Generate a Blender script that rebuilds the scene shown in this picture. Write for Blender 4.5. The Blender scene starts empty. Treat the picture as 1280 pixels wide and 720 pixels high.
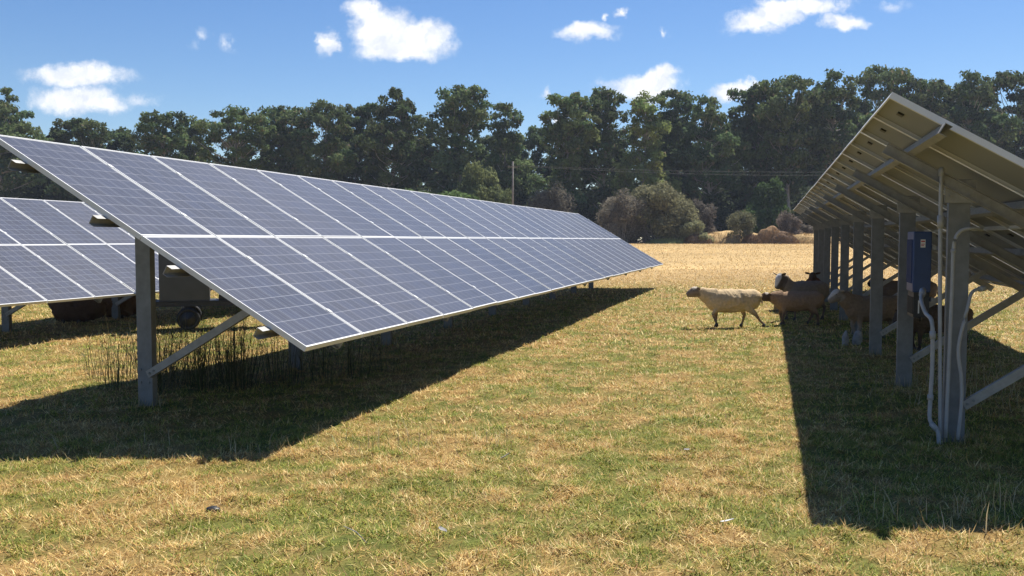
import bpy, math, random
import numpy as np
from mathutils import Vector, Matrix

R = math.radians
SC = bpy.context.scene
COL = SC.collection
random.seed(7)
RNG = np.random.default_rng(7)

# ------------------------------------------------------------------ camera
CAM_H = 1.578
FPX = 1141.76            # focal length in pixels of a 1280 wide frame
PITCH = 0.05285
cam_data = bpy.data.cameras.new('camera')
cam_data.sensor_width = 36.0
cam_data.lens = 36.0 * FPX / 1280.0
cam_data.clip_start = 0.05
cam_data.clip_end = 6000
cam = bpy.data.objects.new('camera', cam_data)
cam.location = (0, 0, CAM_H)
cam.rotation_euler = (math.pi / 2 - PITCH, 0, 0)
COL.objects.link(cam)
SC.camera = cam

# ------------------------------------------------------------------ sun and sky
SUN_DIR = Vector((0.343, 0.473, 1.0)).normalized()      # towards the sun
SUN_EL = math.asin(SUN_DIR.z)
SUN_AZ = math.atan2(SUN_DIR.x, SUN_DIR.y)
sun_data = bpy.data.lights.new('sun', 'SUN')
sun_data.energy = 5.0
sun_data.angle = R(0.53)
sun_data.color = (1.0, 0.955, 0.88)
sun = bpy.data.objects.new('sun', sun_data)
sun.rotation_euler = SUN_DIR.to_track_quat('Z', 'Y').to_euler()
sun.location = (20, 30, 60)
COL.objects.link(sun)

SC.view_settings.view_transform = 'Standard'
SC.view_settings.look = 'None'
SC.view_settings.gamma = 1
SC.view_settings.use_curve_mapping = False
SC.view_settings.exposure = 0.72
SKY_STRENGTH = 0.054


def pix_dir(px, py):
    x = px - 640.0
    y = py - 360.0
    return Vector((x, FPX * math.cos(PITCH) - y * math.sin(PITCH), -y * math.cos(PITCH) - FPX * math.sin(PITCH)))


class NT:
    """small node-tree writer"""
    def __init__(self, tree):
        self.t = tree
        self.n = tree.nodes
        self.l = tree.links

    def node(self, kind, **kw):
        nd = self.n.new(kind)
        for k, v in kw.items():
            if k == 'inp':
                for kk, vv in v.items():
                    if hasattr(vv, 'is_output') or isinstance(vv, bpy.types.NodeSocket):
                        self.l.new(vv, nd.inputs[kk])
                    else:
                        nd.inputs[kk].default_value = vv
            else:
                setattr(nd, k, v)
        return nd

    def math(self, op, a, b=0.0, c=0.0, clamp=False):
        nd = self.node('ShaderNodeMath', operation=op, use_clamp=clamp, inp={0: a, 1: b, 2: c})
        return nd.outputs[0]

    def mix(self, f, a, b, blend='MIX'):
        nd = self.node('ShaderNodeMix', data_type='RGBA', blend_type=blend)
        for i, v in ((0, f), (6, a), (7, b)):
            if isinstance(v, bpy.types.NodeSocket):
                self.l.new(v, nd.inputs[i])
            else:
                nd.inputs[i].default_value = v
        return nd.outputs[2]

    def noise(self, vec, scale, detail=4, rough=0.55, col=False):
        nd = self.node('ShaderNodeTexNoise', inp={'Scale': scale, 'Detail': detail, 'Roughness': rough})
        if vec is not None:
            self.l.new(vec, nd.inputs['Vector'])
        return nd.outputs['Color' if col else 'Fac']

    def ramp(self, f, stops):
        nd = self.node('ShaderNodeValToRGB', inp={0: f})
        e = nd.color_ramp.elements
        while len(e) < len(stops):
            e.new(0.5)
        for el, (p, c) in zip(e, stops):
            el.position = p
            el.color = (*c, 1) if len(c) == 3 else c
        return nd.outputs[0]


world = bpy.data.worlds.new("World")
SC.world = world
world.use_nodes = True
wt = NT(world.node_tree)
wt.n.clear()
tc = wt.node('ShaderNodeTexCoord')
sky = wt.node('ShaderNodeTexSky', sky_type='NISHITA', sun_disc=False, sun_elevation=SUN_EL, sun_rotation=SUN_AZ,
              altitude=0, air_density=1.0, dust_density=0.15, ozone_density=3.2)
sep = wt.node('ShaderNodeSeparateXYZ', inp={0: tc.outputs['Generated']})
dy = wt.math('MAXIMUM', sep.outputs[1], 0.02)
cu = wt.math('DIVIDE', sep.outputs[0], dy)
cv = wt.math('DIVIDE', sep.outputs[2], dy)
uv = wt.node('ShaderNodeCombineXYZ', inp={0: cu, 1: cv, 2: 0.0}).outputs[0]
wn = wt.noise(uv, 20.0, 8, 0.66, col=True)
wsub = wt.node('ShaderNodeVectorMath', operation='SUBTRACT', inp={0: wn, 1: (0.5, 0.5, 0.5)}).outputs[0]
wsc = wt.node('ShaderNodeVectorMath', operation='MULTIPLY', inp={0: wsub, 1: (0.070, 0.036, 0)}).outputs[0]
uvw = wt.node('ShaderNodeVectorMath', operation='ADD', inp={0: uv, 1: wsc}).outputs[0]
# small fair-weather clouds: centre and half size of each puff as directions, plus its thickness
CLOUDS = [(478, 42, 50, 34, 1.3), (526, 46, 46, 28, 1.3), (407, 52, 15, 16, .9), (500, 62, 70, 17, 1.1), (455, 16, 26, 17, 1.1),
          (735, 38, 44, 13, 1.1), (757, 20, 8, 6, .6), (781, 15, 13, 8, .8), (838, 41, 7, 6, .5),
          (803, 108, 60, 22, 1.3), (824, 94, 32, 14, 1.2), (915, 116, 34, 14, 1.1), (938, 108, 16, 8, .9),
          (942, 29, 46, 16, 1.1), (1002, 5, 60, 15, 1.2), (970, 18, 44, 16, 1.1), (1054, 25, 32, 13, 1.1),
          (103, 94, 74, 17, 1.1), (92, 124, 62, 21, 1.2), (128, 130, 40, 15, .9), (172, 122, 34, 9, .42),
          (258, 43, 12, 8, .32), (288, 56, 9, 12, .32), (246, 58, 10, 6, .18), (680, 116, 10, 7, .5), (1200, 120, 34, 14, 1.1),
          (1116, 4, 24, 7, .35), (700, 150, 26, 12, .8)]
dens = None
for (px, py, rx, ry, amp) in CLOUDS:
    d0 = pix_dir(px, py)
    u0, v0 = d0.x / d0.y, d0.z / d0.y
    sb = wt.node('ShaderNodeVectorMath', operation='SUBTRACT', inp={0: uvw, 1: (u0, v0, 0)}).outputs[0]
    ml = wt.node('ShaderNodeVectorMath', operation='MULTIPLY', inp={0: sb, 1: (FPX / rx, FPX / ry, 0)}).outputs[0]
    ln = wt.node('ShaderNodeVectorMath', operation='LENGTH', inp={0: ml}).outputs['Value']
    one = wt.math('SUBTRACT', 1.0, ln)
    bl = wt.math('MULTIPLY', one, amp)
    dens = bl if dens is None else wt.node('ShaderNodeMath', operation='SMOOTH_MAX', inp={0: dens, 1: bl, 2: 0.12}).outputs[0]
fine = wt.noise(uv, 75.0, 6, 0.65)
dens = wt.math('ADD', dens, wt.math('MULTIPLY', wt.math('SUBTRACT', fine, 0.5), 0.62))
cmask = wt.node('ShaderNodeMapRange', interpolation_type='SMOOTHSTEP', inp={0: dens, 1: -0.08, 2: 0.72, 3: 0.0, 4: 1.0}).outputs[0]
front = wt.node('ShaderNodeMapRange', inp={0: sep.outputs[1], 1: 0.05, 2: 0.2, 3: 0.0, 4: 1.0}).outputs[0]
cmask = wt.math('MULTIPLY', cmask, front)
skyc = wt.node('ShaderNodeHueSaturation', inp={'Hue': 0.508, 'Saturation': 1.22, 'Value': 1.36, 'Color': sky.outputs[0]}).outputs[0]
shade = wt.ramp(wt.noise(uvw, 40.0, 5, 0.6), [(0.36, (9.6, 10.2, 11.4)), (0.6, (12.8, 12.9, 13.1))])
wcol = wt.mix(cmask, skyc, shade)
bg = wt.node('ShaderNodeBackground', inp={0: wcol, 1: SKY_STRENGTH})
wo = wt.node('ShaderNodeOutputWorld', inp={0: bg.outputs[0]})

# ------------------------------------------------------------------ helpers


def tag(o, label=None, cat=None, group=None, kind=None):
    if label: o['label'] = label
    if cat: o['category'] = cat
    if group: o['group'] = group
    if kind: o['kind'] = kind
    return o


def empty(name, loc=(0, 0, 0), rz=0.0):
    o = bpy.data.objects.new(name, None)
    o.empty_display_size = 0.2
    o.location = loc
    o.rotation_euler = (0, 0, rz)
    COL.objects.link(o)
    return o


def copy_tree(o, parent=None):
    c = o.copy()
    COL.objects.link(c)
    if parent is not None:
        c.parent = parent
    for ch in list(o.children):
        copy_tree(ch, c)
    return c


def obj(name, me, mat=None, parent=None):
    if mat is not None and not me.materials:
        for m in (mat if isinstance(mat, (list, tuple)) else [mat]):
            me.materials.append(m)
    o = bpy.data.objects.new(name, me)
    COL.objects.link(o)
    if parent is not None:
        o.parent = parent
    return o


class MB:
    """collects shapes into one mesh"""
    def __init__(self):
        self.v = []
        self.f = []
        self.m = []
        self.sm = []

    def add(self, vs, fs, mi=0, smooth=False):
        b = len(self.v)
        self.v += [tuple(v) for v in vs]
        self.f += [tuple(i + b for i in f) for f in fs]
        self.m += [mi] * len(fs)
        self.sm += [smooth] * len(fs)

    def box(self, o, ax, ay, az, x0, x1, y0, y1, z0, z1, mi=0):
        """box in a frame: origin o, axes ax ay az"""
        o = Vector(o); ax = Vector(ax); ay = Vector(ay); az = Vector(az)
        vs = [o + ax * x + ay * y + az * z for z in (z0, z1) for y in (y0, y1) for x in (x0, x1)]
        self.add(vs, [(0, 2, 3, 1), (4, 5, 7, 6), (0, 1, 5, 4), (2, 6, 7, 3), (0, 4, 6, 2), (1, 3, 7, 5)], mi)

    def bx(self, x0, x1, y0, y1, z0, z1, mi=0):
        self.box((0, 0, 0), (1, 0, 0), (0, 1, 0), (0, 0, 1), x0, x1, y0, y1, z0, z1, mi)

    def bar(self, a, b, w, h, up=(0, 0, 1), mi=0):
        a = Vector(a); b = Vector(b)
        d = b - a
        L = d.length
        d.normalize()
        up = Vector(up)
        s = d.cross(up).normalized()
        t = s.cross(d).normalized()
        self.box(a, d, s, t, 0, L, -w / 2, w / 2, -h / 2, h / 2, mi)

    def loft(self, pts, rad, seg=10, mi=0, cap=True, ref=(0, 0, 1), smooth=True):
        """tube through pts; rad: float or (side, up) per point"""
        pts = [Vector(p) for p in pts]
        n = len(pts)
        rings = []
        for i, p in enumerate(pts):
            d = (pts[min(i + 1, n - 1)] - pts[max(i - 1, 0)]).normalized()
            rf = Vector(ref)
            if abs(d.dot(rf)) > 0.97:
                rf = Vector((1, 0.1, 0))
            s = d.cross(rf).normalized()
            t = s.cross(d).normalized()
            r = rad[i] if isinstance(rad, (list, tuple)) else rad
            ra, rb = r if isinstance(r, (list, tuple)) else (r, r)
            rings.append([p + s * (ra * math.cos(2 * math.pi * k / seg)) + t * (rb * math.sin(2 * math.pi * k / seg)) for k in range(seg)])
        vs = [v for r_ in rings for v in r_]
        fs = []
        for i in range(n - 1):
            for k in range(seg):
                a = i * seg + k
                b = i * seg + (k + 1) % seg
                fs.append((a, b, b + seg, a + seg))
        if cap:
            fs.append(tuple(range(seg - 1, -1, -1)))
            fs.append(tuple((n - 1) * seg + k for k in range(seg)))
        self.add(vs, fs, mi, smooth)

    def mesh(self, name):
        me = bpy.data.meshes.new(name)
        me.from_pydata(self.v, [], self.f)
        me.polygons.foreach_set('material_index', self.m)
        me.polygons.foreach_set('use_smooth', self.sm)
        me.update()
        return me

    def build(self, name, mat=None, parent=None):
        me = self.mesh(name)
        if mat is not None:
            for m in (mat if isinstance(mat, (list, tuple)) else [mat]):
                me.materials.append(m)
        return obj(name, me, None, parent)


def bezier_path(pts, sub=6):
    """Catmull-Rom through points"""
    P = [Vector(p) for p in pts]
    P = [P[0] * 2 - P[1]] + P + [P[-1] * 2 - P[-2]]
    out = []
    for i in range(1, len(P) - 2):
        for k in range(sub):
            t = k / sub
            a, b, c, d = P[i - 1], P[i], P[i + 1], P[i + 2]
            out.append(0.5 * ((2 * b) + (c - a) * t + (2 * a - 5 * b + 4 * c - d) * t * t + (3 * b - a - 3 * c + d) * t ** 3))
    out.append(P[-2])
    return out


# ---- value noise in numpy -------------------------------------------------
_G = np.random.default_rng(3).random((256, 256))


def vnoise(x, y, s):
    x = np.asarray(x, float) * s + 57.3
    y = np.asarray(y, float) * s + 91.7
    xi = np.floor(x).astype(int); yi = np.floor(y).astype(int)
    fx = x - xi; fy = y - yi
    fx = fx * fx * (3 - 2 * fx); fy = fy * fy * (3 - 2 * fy)
    g = lambda a, b: _G[a % 256, b % 256]
    return (g(xi, yi) * (1 - fx) + g(xi + 1, yi) * fx) * (1 - fy) + (g(xi, yi + 1) * (1 - fx) + g(xi + 1, yi + 1) * fx) * fy


def fbm(x, y, s, o=4):
    t = 0; a = 0.5; w = 0
    for i in range(o):
        t = t + a * vnoise(x, y, s * 2 ** i); w += a; a *= 0.55
    return t / w


def sstep(a, b, x):
    t = np.clip((np.asarray(x, float) - a) / (b - a), 0, 1)
    return t * t * (3 - 2 * t)


def gz(x, y):
    x = np.asarray(x, float); y = np.asarray(y, float)
    z = 1.13 * sstep(36, 100, y) + 0.07 * np.exp(-(((x + 4.6) / 2.2) ** 2 + ((y - 9.0) / 2.0) ** 2))
    z = z + 0.035 * (fbm(x, y, 0.35, 3) - 0.5) + 0.05 * (fbm(x, y, 2.2, 3) - 0.5) + 0.055 * (fbm(x, y, 5.5, 2) - 0.5) * sstep(30, 20, y)
    return z


def gzf(x, y):
    return float(gz(x, y))


def dryness(x, y):
    """0 green sward .. 1 dead straw"""
    p = fbm(x, y * 0.8, 0.55, 5)
    q = fbm(np.asarray(x) + 40, y, 2.6, 3)
    r_ = fbm(np.asarray(x) - 17, y * 0.45, 0.16, 3)
    e_ = fbm(np.asarray(x) + 11, np.asarray(y) * .8 + 5, 7.5, 3)
    f_ = fbm(np.asarray(x) + 31, np.asarray(y) * .85 + 2, 17.0, 2)
    d = 0.57 + (p - 0.5) * 0.9 + (q - 0.5) * 1.5 + (e_ - 0.5) * 2.0 + (f_ - 0.5) * 1.1 + (r_ - 0.5) * 0.3
    far = sstep(20, 40, np.asarray(y) + (fbm(x, y, 0.18, 3) - 0.5) * 14)
    d = d * (1 - far) + (0.97 + (p - 0.5) * 0.3) * far
    return np.clip(d, 0, 1)


# ------------------------------------------------------------------ materials
MATS = {}


def new_mat(name):
    m = bpy.data.materials.new(name)
    m.use_nodes = True
    t = NT(m.node_tree)
    bs = t.n['Principled BSDF']
    return m, t, bs


def simple(name, col, rough=0.6, metal=0.0, var=0.15, scale=8.0, bump=0.0, spec=None):
    m, t, bs = new_mat(name)
    co = t.node('ShaderNodeTexCoord').outputs['Object']
    nz = t.noise(co, scale, 5, 0.6)
    lo = tuple(c * (1 - var) for c in col); hi = tuple(min(1, c * (1 + var)) for c in col)
    c = t.ramp(nz, [(0.3, lo), (0.7, hi)])
    t.l.new(c, bs.inputs['Base Color'])
    bs.inputs['Roughness'].default_value = rough
    bs.inputs['Metallic'].default_value = metal
    if spec is not None:
        bs.inputs['Specular IOR Level'].default_value = spec
    if bump:
        b = t.node('ShaderNodeBump', inp={'Strength': bump, 'Distance': 0.02, 'Height': t.noise(co, scale * 6, 4)})
        t.l.new(b.outputs[0], bs.inputs['Normal'])
    MATS[name] = m
    return m


def attr_mat(name, rough=0.8, transl=0.0, noise_amt=0.0, nscale=20, spec=0.2, randobj=0.0, bump=0.0):
    """base colour from the mesh colour attribute Col (the thing's own colour)"""
    m, t, bs = new_mat(name)
    a = t.node('ShaderNodeVertexColor', layer_name='Col')
    c = a.outputs[0]
    co = t.node('ShaderNodeTexCoord').outputs['Object']
    if noise_amt:
        n = t.noise(co, nscale, 5, 0.65)
        k = t.node('ShaderNodeMapRange', inp={0: n, 1: 0.25, 2: 0.75, 3: 1 - noise_amt, 4: 1 + noise_amt}).outputs[0]
        c = t.node('ShaderNodeVectorMath', operation='SCALE', inp={0: c, 'Scale': k}).outputs[0]
    if randobj:
        oi = t.node('ShaderNodeObjectInfo')
        k = t.node('ShaderNodeMapRange', inp={0: oi.outputs['Random'], 1: 0, 2: 1, 3: 1 - randobj, 4: 1 + randobj}).outputs[0]
        c = t.node('ShaderNodeVectorMath', operation='SCALE', inp={0: c, 'Scale': k}).outputs[0]
        hs = t.node('ShaderNodeHueSaturation', inp={'Color': c})
        k2 = t.math('FRACT', t.math('MULTIPLY', oi.outputs['Random'], 7.31))
        t.l.new(t.node('ShaderNodeMapRange', inp={0: k2, 1: 0, 2: 1, 3: 0.488, 4: 0.51}).outputs[0], hs.inputs['Hue'])
        c = hs.outputs[0]
    t.l.new(c, bs.inputs['Base Color'])
    bs.inputs['Roughness'].default_value = rough
    bs.inputs['Specular IOR Level'].default_value = spec
    if bump:
        b = t.node('ShaderNodeBump', inp={'Strength': bump, 'Distance': 0.02, 'Height': t.noise(co, nscale * 2.5, 5)})
        t.l.new(b.outputs[0], bs.inputs['Normal'])
    if transl:
        tr = t.node('ShaderNodeBsdfTranslucent')
        t.l.new(c, tr.inputs[0])
        mx = t.node('ShaderNodeMixShader', inp={0: transl})
        t.l.new(bs.outputs[0], mx.inputs[1]); t.l.new(tr.outputs[0], mx.inputs[2])
        t.l.new(mx.outputs[0], t.n['Material Output'].inputs[0])
    MATS[name] = m
    return m


def set_col(me, cols, domain='POINT'):
    a = me.color_attributes.new('Col', 'FLOAT_COLOR', domain)
    c = np.ones((len(cols), 4), np.float32)
    c[:, :3] = cols
    a.data.foreach_set('color', c.ravel())


galv = simple('galvanised_steel', (0.30, 0.295, 0.28), 0.55, 0.25, 0.16, 14, 0.05)
galv_post = simple('galvanised_post', (0.185, 0.192, 0.194), 0.65, 0.15, 0.2, 9, 0.05)
alu = simple('aluminium_frame', (0.64, 0.64, 0.63), 0.5, 0.0, 0.05, 5)
backsheet = simple('white_backsheet', (0.25, 0.26, 0.27), 0.65, 0, 0.07, 1.2)
black_pl = simple('black_plastic', (0.012, 0.012, 0.013), 0.45, 0, 0.2, 20)
conduit_m = simple('grey_conduit', (0.34, 0.345, 0.35), 0.5, 0, 0.1, 12)
blue_m = simple('blue_enamel', (0.018, 0.050, 0.16), 0.42, 0, 0.08, 6)
darkbox = simple('dark_casting', (0.02, 0.022, 0.026), 0.5, 0, 0.2, 9)
white_m = simple('white_paper', (0.75, 0.75, 0.74), 0.6, 0, 0.03, 30)
red_m = simple('red_print', (0.5, 0.03, 0.03), 0.6, 0, 0.03, 30)
cabinet_m = simple('grey_cabinet_paint', (0.08, 0.08, 0.073), 0.55, 0.1, 0.12, 4)
rubber_m = simple('rubber', (0.018, 0.018, 0.018), 0.8, 0, 0.3, 12, 0.2)
bark_m = simple('bark', (0.30, 0.27, 0.23), 0.9, 0, 0.4, 2.2, 0.6)
pole_m = simple('weathered_pole', (0.22, 0.20, 0.175), 0.85, 0, 0.2, 5, 0.3)
wire_m = simple('wire', (0.14, 0.14, 0.14), 0.6, 0.2, 0.05, 5)
stone_m = simple('pale_stone', (0.30, 0.29, 0.27), 0.9, 0, 0.25, 14, 0.5)
leaf_m = attr_mat('gum_leaves', 0.8, 0.36, 0.0, spec=0.08, randobj=0.3)
grass_m = attr_mat('grass_blades', 0.62, 0.25, 0.0, spec=0.22)
fleece_m = attr_mat('fleece', 0.95, 0.0, 0.22, 26, 0.06, bump=0.9)
mound_m = attr_mat('mound_straw', 0.9, 0.0, 0.35, 3.0, 0.1, bump=1.0)
twig_m = simple('dead_twigs', (0.23, 0.17, 0.125), 0.9, 0, 0.25, 3)
hoof_m = simple('hoof_horn', (0.035, 0.028, 0.022), 0.6, 0, 0.2, 30)
eye_m = simple('sheep_eye', (0.02, 0.012, 0.006), 0.15, 0, 0.1, 30)


def glass_material():
    m, t, bs = new_mat('solar_cells')
    uvn = t.node('ShaderNodeUVMap', uv_map='UVMap').outputs[0]
    sp = t.node('ShaderNodeSeparateXYZ', inp={0: uvn})
    fu = t.math('FRACT', sp.outputs[0]); fv = t.math('FRACT', sp.outputs[1])
    du = t.math('ABSOLUTE', t.math('SUBTRACT', fu, 0.5))
    dv = t.math('ABSOLUTE', t.math('SUBTRACT', fv, 0.5))
    gap = t.math('GREATER_THAN', t.math('MAXIMUM', du, dv), 0.488)
    b3 = t.math('FRACT', t.math('MULTIPLY', fu, 3.0))
    bus = t.math('LESS_THAN', t.math('ABSOLUTE', t.math('SUBTRACT', b3, 0.5)), 0.030)
    # per-cell tone
    fl = t.node('ShaderNodeVectorMath', operation='FLOOR', inp={0: uvn}).outputs[0]
    oi = t.node('ShaderNodeObjectInfo')
    add = t.node('ShaderNodeVectorMath', operation='ADD', inp={0: fl}).outputs[0]
    sc = t.node('ShaderNodeVectorMath', operation='SCALE', inp={0: (17.0, 31.0, 11.0)})
    t.l.new(oi.outputs['Random'], sc.inputs['Scale'])
    t.l.new(sc.outputs[0], add.node.inputs[1])
    wnz = t.node('ShaderNodeTexWhiteNoise', noise_dimensions='3D', inp={0: add}).outputs[0]
    vor = t.node('ShaderNodeTexVoronoi', inp={'Scale': 9.0})
    t.l.new(uvn, vor.inputs['Vector'])
    vv = t.node('ShaderNodeSeparateXYZ', inp={0: vor.outputs['Color']}).outputs[0]
    tone = t.math('ADD', t.math('MULTIPLY', wnz, 0.6), t.math('MULTIPLY', vv, 0.4))
    cell = t.ramp(tone, [(0.1, (0.008, 0.014, 0.034)), (0.9, (0.018, 0.028, 0.062))])
    c = t.mix(bus, cell, (0.14, 0.145, 0.165, 1))
    c = t.mix(gap, c, (0.30, 0.31, 0.34, 1))
    eu = t.math('ABSOLUTE', t.math('SUBTRACT', t.math('DIVIDE', sp.outputs[0], 6.0), 0.5))
    ev = t.math('ABSOLUTE', t.math('SUBTRACT', t.math('DIVIDE', sp.outputs[1], 10.0), 0.5))
    out_ = t.math('GREATER_THAN', t.math('MAXIMUM', eu, ev), 0.5)
    c = t.mix(out_, c, (0.62, 0.62, 0.60, 1))
    # dust film
    co = t.node('ShaderNodeTexCoord').outputs['Object']
    dn = t.noise(co, 1.3, 4, 0.6)
    df = t.node('ShaderNodeMapRange', inp={0: dn, 1: 0.3, 2: 0.7, 3: 0.008, 4: 0.05}).outputs[0]
    df = t.math('ADD', df, t.math('MULTIPLY', oi.outputs['Random'], 0.04))
    c = t.mix(df, c, (0.42, 0.36, 0.30, 1))
    t.l.new(c, bs.inputs['Base Color'])
    bs.inputs['Roughness'].default_value = 0.44
    bs.inputs['IOR'].default_value = 1.5
    bs.inputs['Specular IOR Level'].default_value = 0.24
    bs.inputs['Coat Weight'].default_value = 0.15
    bs.inputs['Coat Roughness'].default_value = 0.16
    bs.inputs['Coat IOR'].default_value = 1.4
    return m


cells_m = glass_material()

# ------------------------------------------------------------------ ground


def build_ground():
    def axis(segs):
        out = []
        for a, b, st in segs:
            n = max(1, int(round((b - a) / st)))
            out += list(np.linspace(a, b, n, endpoint=False))
        out.append(segs[-1][1])
        return np.array(out)
    xs = axis([(-600, -300, 150), (-300, -60, 12), (-60, -24, 2), (-24, -12, .5), (-12, 10, .14), (10, 24, .5), (24, 60, 2), (60, 300, 12), (300, 600, 150)])
    ys = axis([(-100, -40, 30), (-40, 0, 3), (0, 3, .5), (3, 22, .14), (22, 42, .4), (42, 130, 2.5), (130, 400, 20), (400, 800, 100)])
    X, Y = np.meshgrid(xs, ys)
    Z = gz(X, Y)
    nx, ny = len(xs), len(ys)
    co = np.stack([X, Y, Z], -1).reshape(-1, 3).astype(np.float32)
    idx = np.arange(nx * ny).reshape(ny, nx)
    q = np.stack([idx[:-1, :-1], idx[:-1, 1:], idx[1:, 1:], idx[1:, :-1]], -1).reshape(-1, 4).astype(np.int32)
    me = bpy.data.meshes.new('ground')
    me.vertices.add(len(co)); me.vertices.foreach_set('co', co.ravel())
    me.loops.add(q.size); me.loops.foreach_set('vertex_index', q.ravel())
    me.polygons.add(len(q))
    me.polygons.foreach_set('loop_start', np.arange(0, q.size, 4, dtype=np.int32))
    me.polygons.foreach_set('loop_total', np.full(len(q), 4, np.int32))
    me.update(calc_edges=True)
    me.polygons.foreach_set('use_smooth', np.ones(len(q), bool))
    d = dryness(X, Y).reshape(-1, 1)
    far = sstep(26, 44, Y).reshape(-1, 1)
    green = np.array([0.100, 0.112, 0.026]); straw = np.array([0.250, 0.160, 0.058]); gold = np.array([0.47, 0.325, 0.145])
    litter = np.array([0.16, 0.12, 0.075])
    c = green * (1 - d) + straw * d
    streak = (fbm(X * 0.25, Y, 0.45, 3) - 0.5).reshape(-1, 1)
    c = c * (1 - far) + gold * (1 + streak * 0.6) * far
    lit = sstep(97, 110, Y).reshape(-1, 1)
    c = c * (1 - lit) + litter * lit
    set_col(me, c)
    m, t, bs = new_mat('field_ground')
    a = t.node('ShaderNodeVertexColor', layer_name='Col').outputs[0]
    co_ = t.node('ShaderNodeTexCoord').outputs['Object']
    n1 = t.noise(co_, 9.0, 8, 0.7)
    k = t.node('ShaderNodeMapRange', inp={0: n1, 1: 0.3, 2: 0.7, 3: 0.68, 4: 1.32}).outputs[0]
    n2 = t.noise(co_, 60.0, 4, 0.7)
    k2 = t.node('ShaderNodeMapRange', inp={0: n2, 1: 0.3, 2: 0.7, 3: 0.72, 4: 1.28}).outputs[0]
    n3 = t.noise(co_, 0.5, 5, 0.6)
    k3 = t.node('ShaderNodeMapRange', inp={0: n3, 1: 0.3, 2: 0.7, 3: 0.9, 4: 1.1}).outputs[0]
    kk = t.math('MULTIPLY', t.math('MULTIPLY', k, k2), k3)
    c = t.node('ShaderNodeVectorMath', operation='SCALE', inp={0: a, 'Scale': kk}).outputs[0]
    t.l.new(c, bs.inputs['Base Color'])
    bs.inputs['Roughness'].default_value = 0.95
    bs.inputs['Specular IOR Level'].default_value = 0.1
    b = t.node('ShaderNodeBump', inp={'Strength': 0.7, 'Distance': 0.03, 'Height': n1})
    t.l.new(b.outputs[0], bs.inputs['Normal'])
    me.materials.append(m)
    o = obj('ground', me)
    tag(o, 'dry paddock of straw and green grass rising gently to the trees', None, None, 'structure')
    return o


build_ground()


def blades_mesh(name, P, L, Wd, az, tilt, curl, col):
    """P Nx3 base, L length, Wd width, az heading, tilt from vertical, curl extra bend; col Nx3. three-segment tapered blades"""
    N = len(P)
    # lie along heading
    hd = np.stack([np.cos(az), np.sin(az), np.zeros(N)], -1)
    sd = np.stack([-np.sin(az), np.cos(az), np.zeros(N)], -1)
    def pt(fr, ang):
        return ang
    a1 = tilt; a2 = tilt + curl
    p0 = P
    p1 = p0 + (hd * np.sin(a1)[:, None] + np.array([0, 0, 1]) * np.cos(a1)[:, None]) * (L * 0.5)[:, None]
    p2 = p1 + (hd * np.sin(a2)[:, None] + np.array([0, 0, 1]) * np.cos(a2)[:, None]) * (L * 0.5)[:, None]
    w = (Wd / 2)[:, None]
    v = np.stack([p0 - sd * w, p0 + sd * w, p1 + sd * w * 0.85, p1 - sd * w * 0.85, p2], 1).reshape(-1, 3).astype(np.float32)
    b = (np.arange(N) * 5)[:, None]
    lv = np.concatenate([b + np.array([0, 1, 2, 3]), b + np.array([3, 2, 4])], 1).astype(np.int32).ravel()
    me = bpy.data.meshes.new(name)
    me.vertices.add(N * 5); me.vertices.foreach_set('co', v.ravel())
    me.loops.add(len(lv)); me.loops.foreach_set('vertex_index', lv)
    st = (np.arange(N) * 7)[:, None] + np.array([0, 4])
    me.polygons.add(N * 2)
    me.polygons.foreach_set('loop_start', st.astype(np.int32).ravel())
    me.polygons.foreach_set('loop_total', np.tile(np.array([4, 3], np.int32), N))
    me.update(calc_edges=True)
    set_col(me, np.repeat(col, 5, axis=0))
    return me


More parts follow.
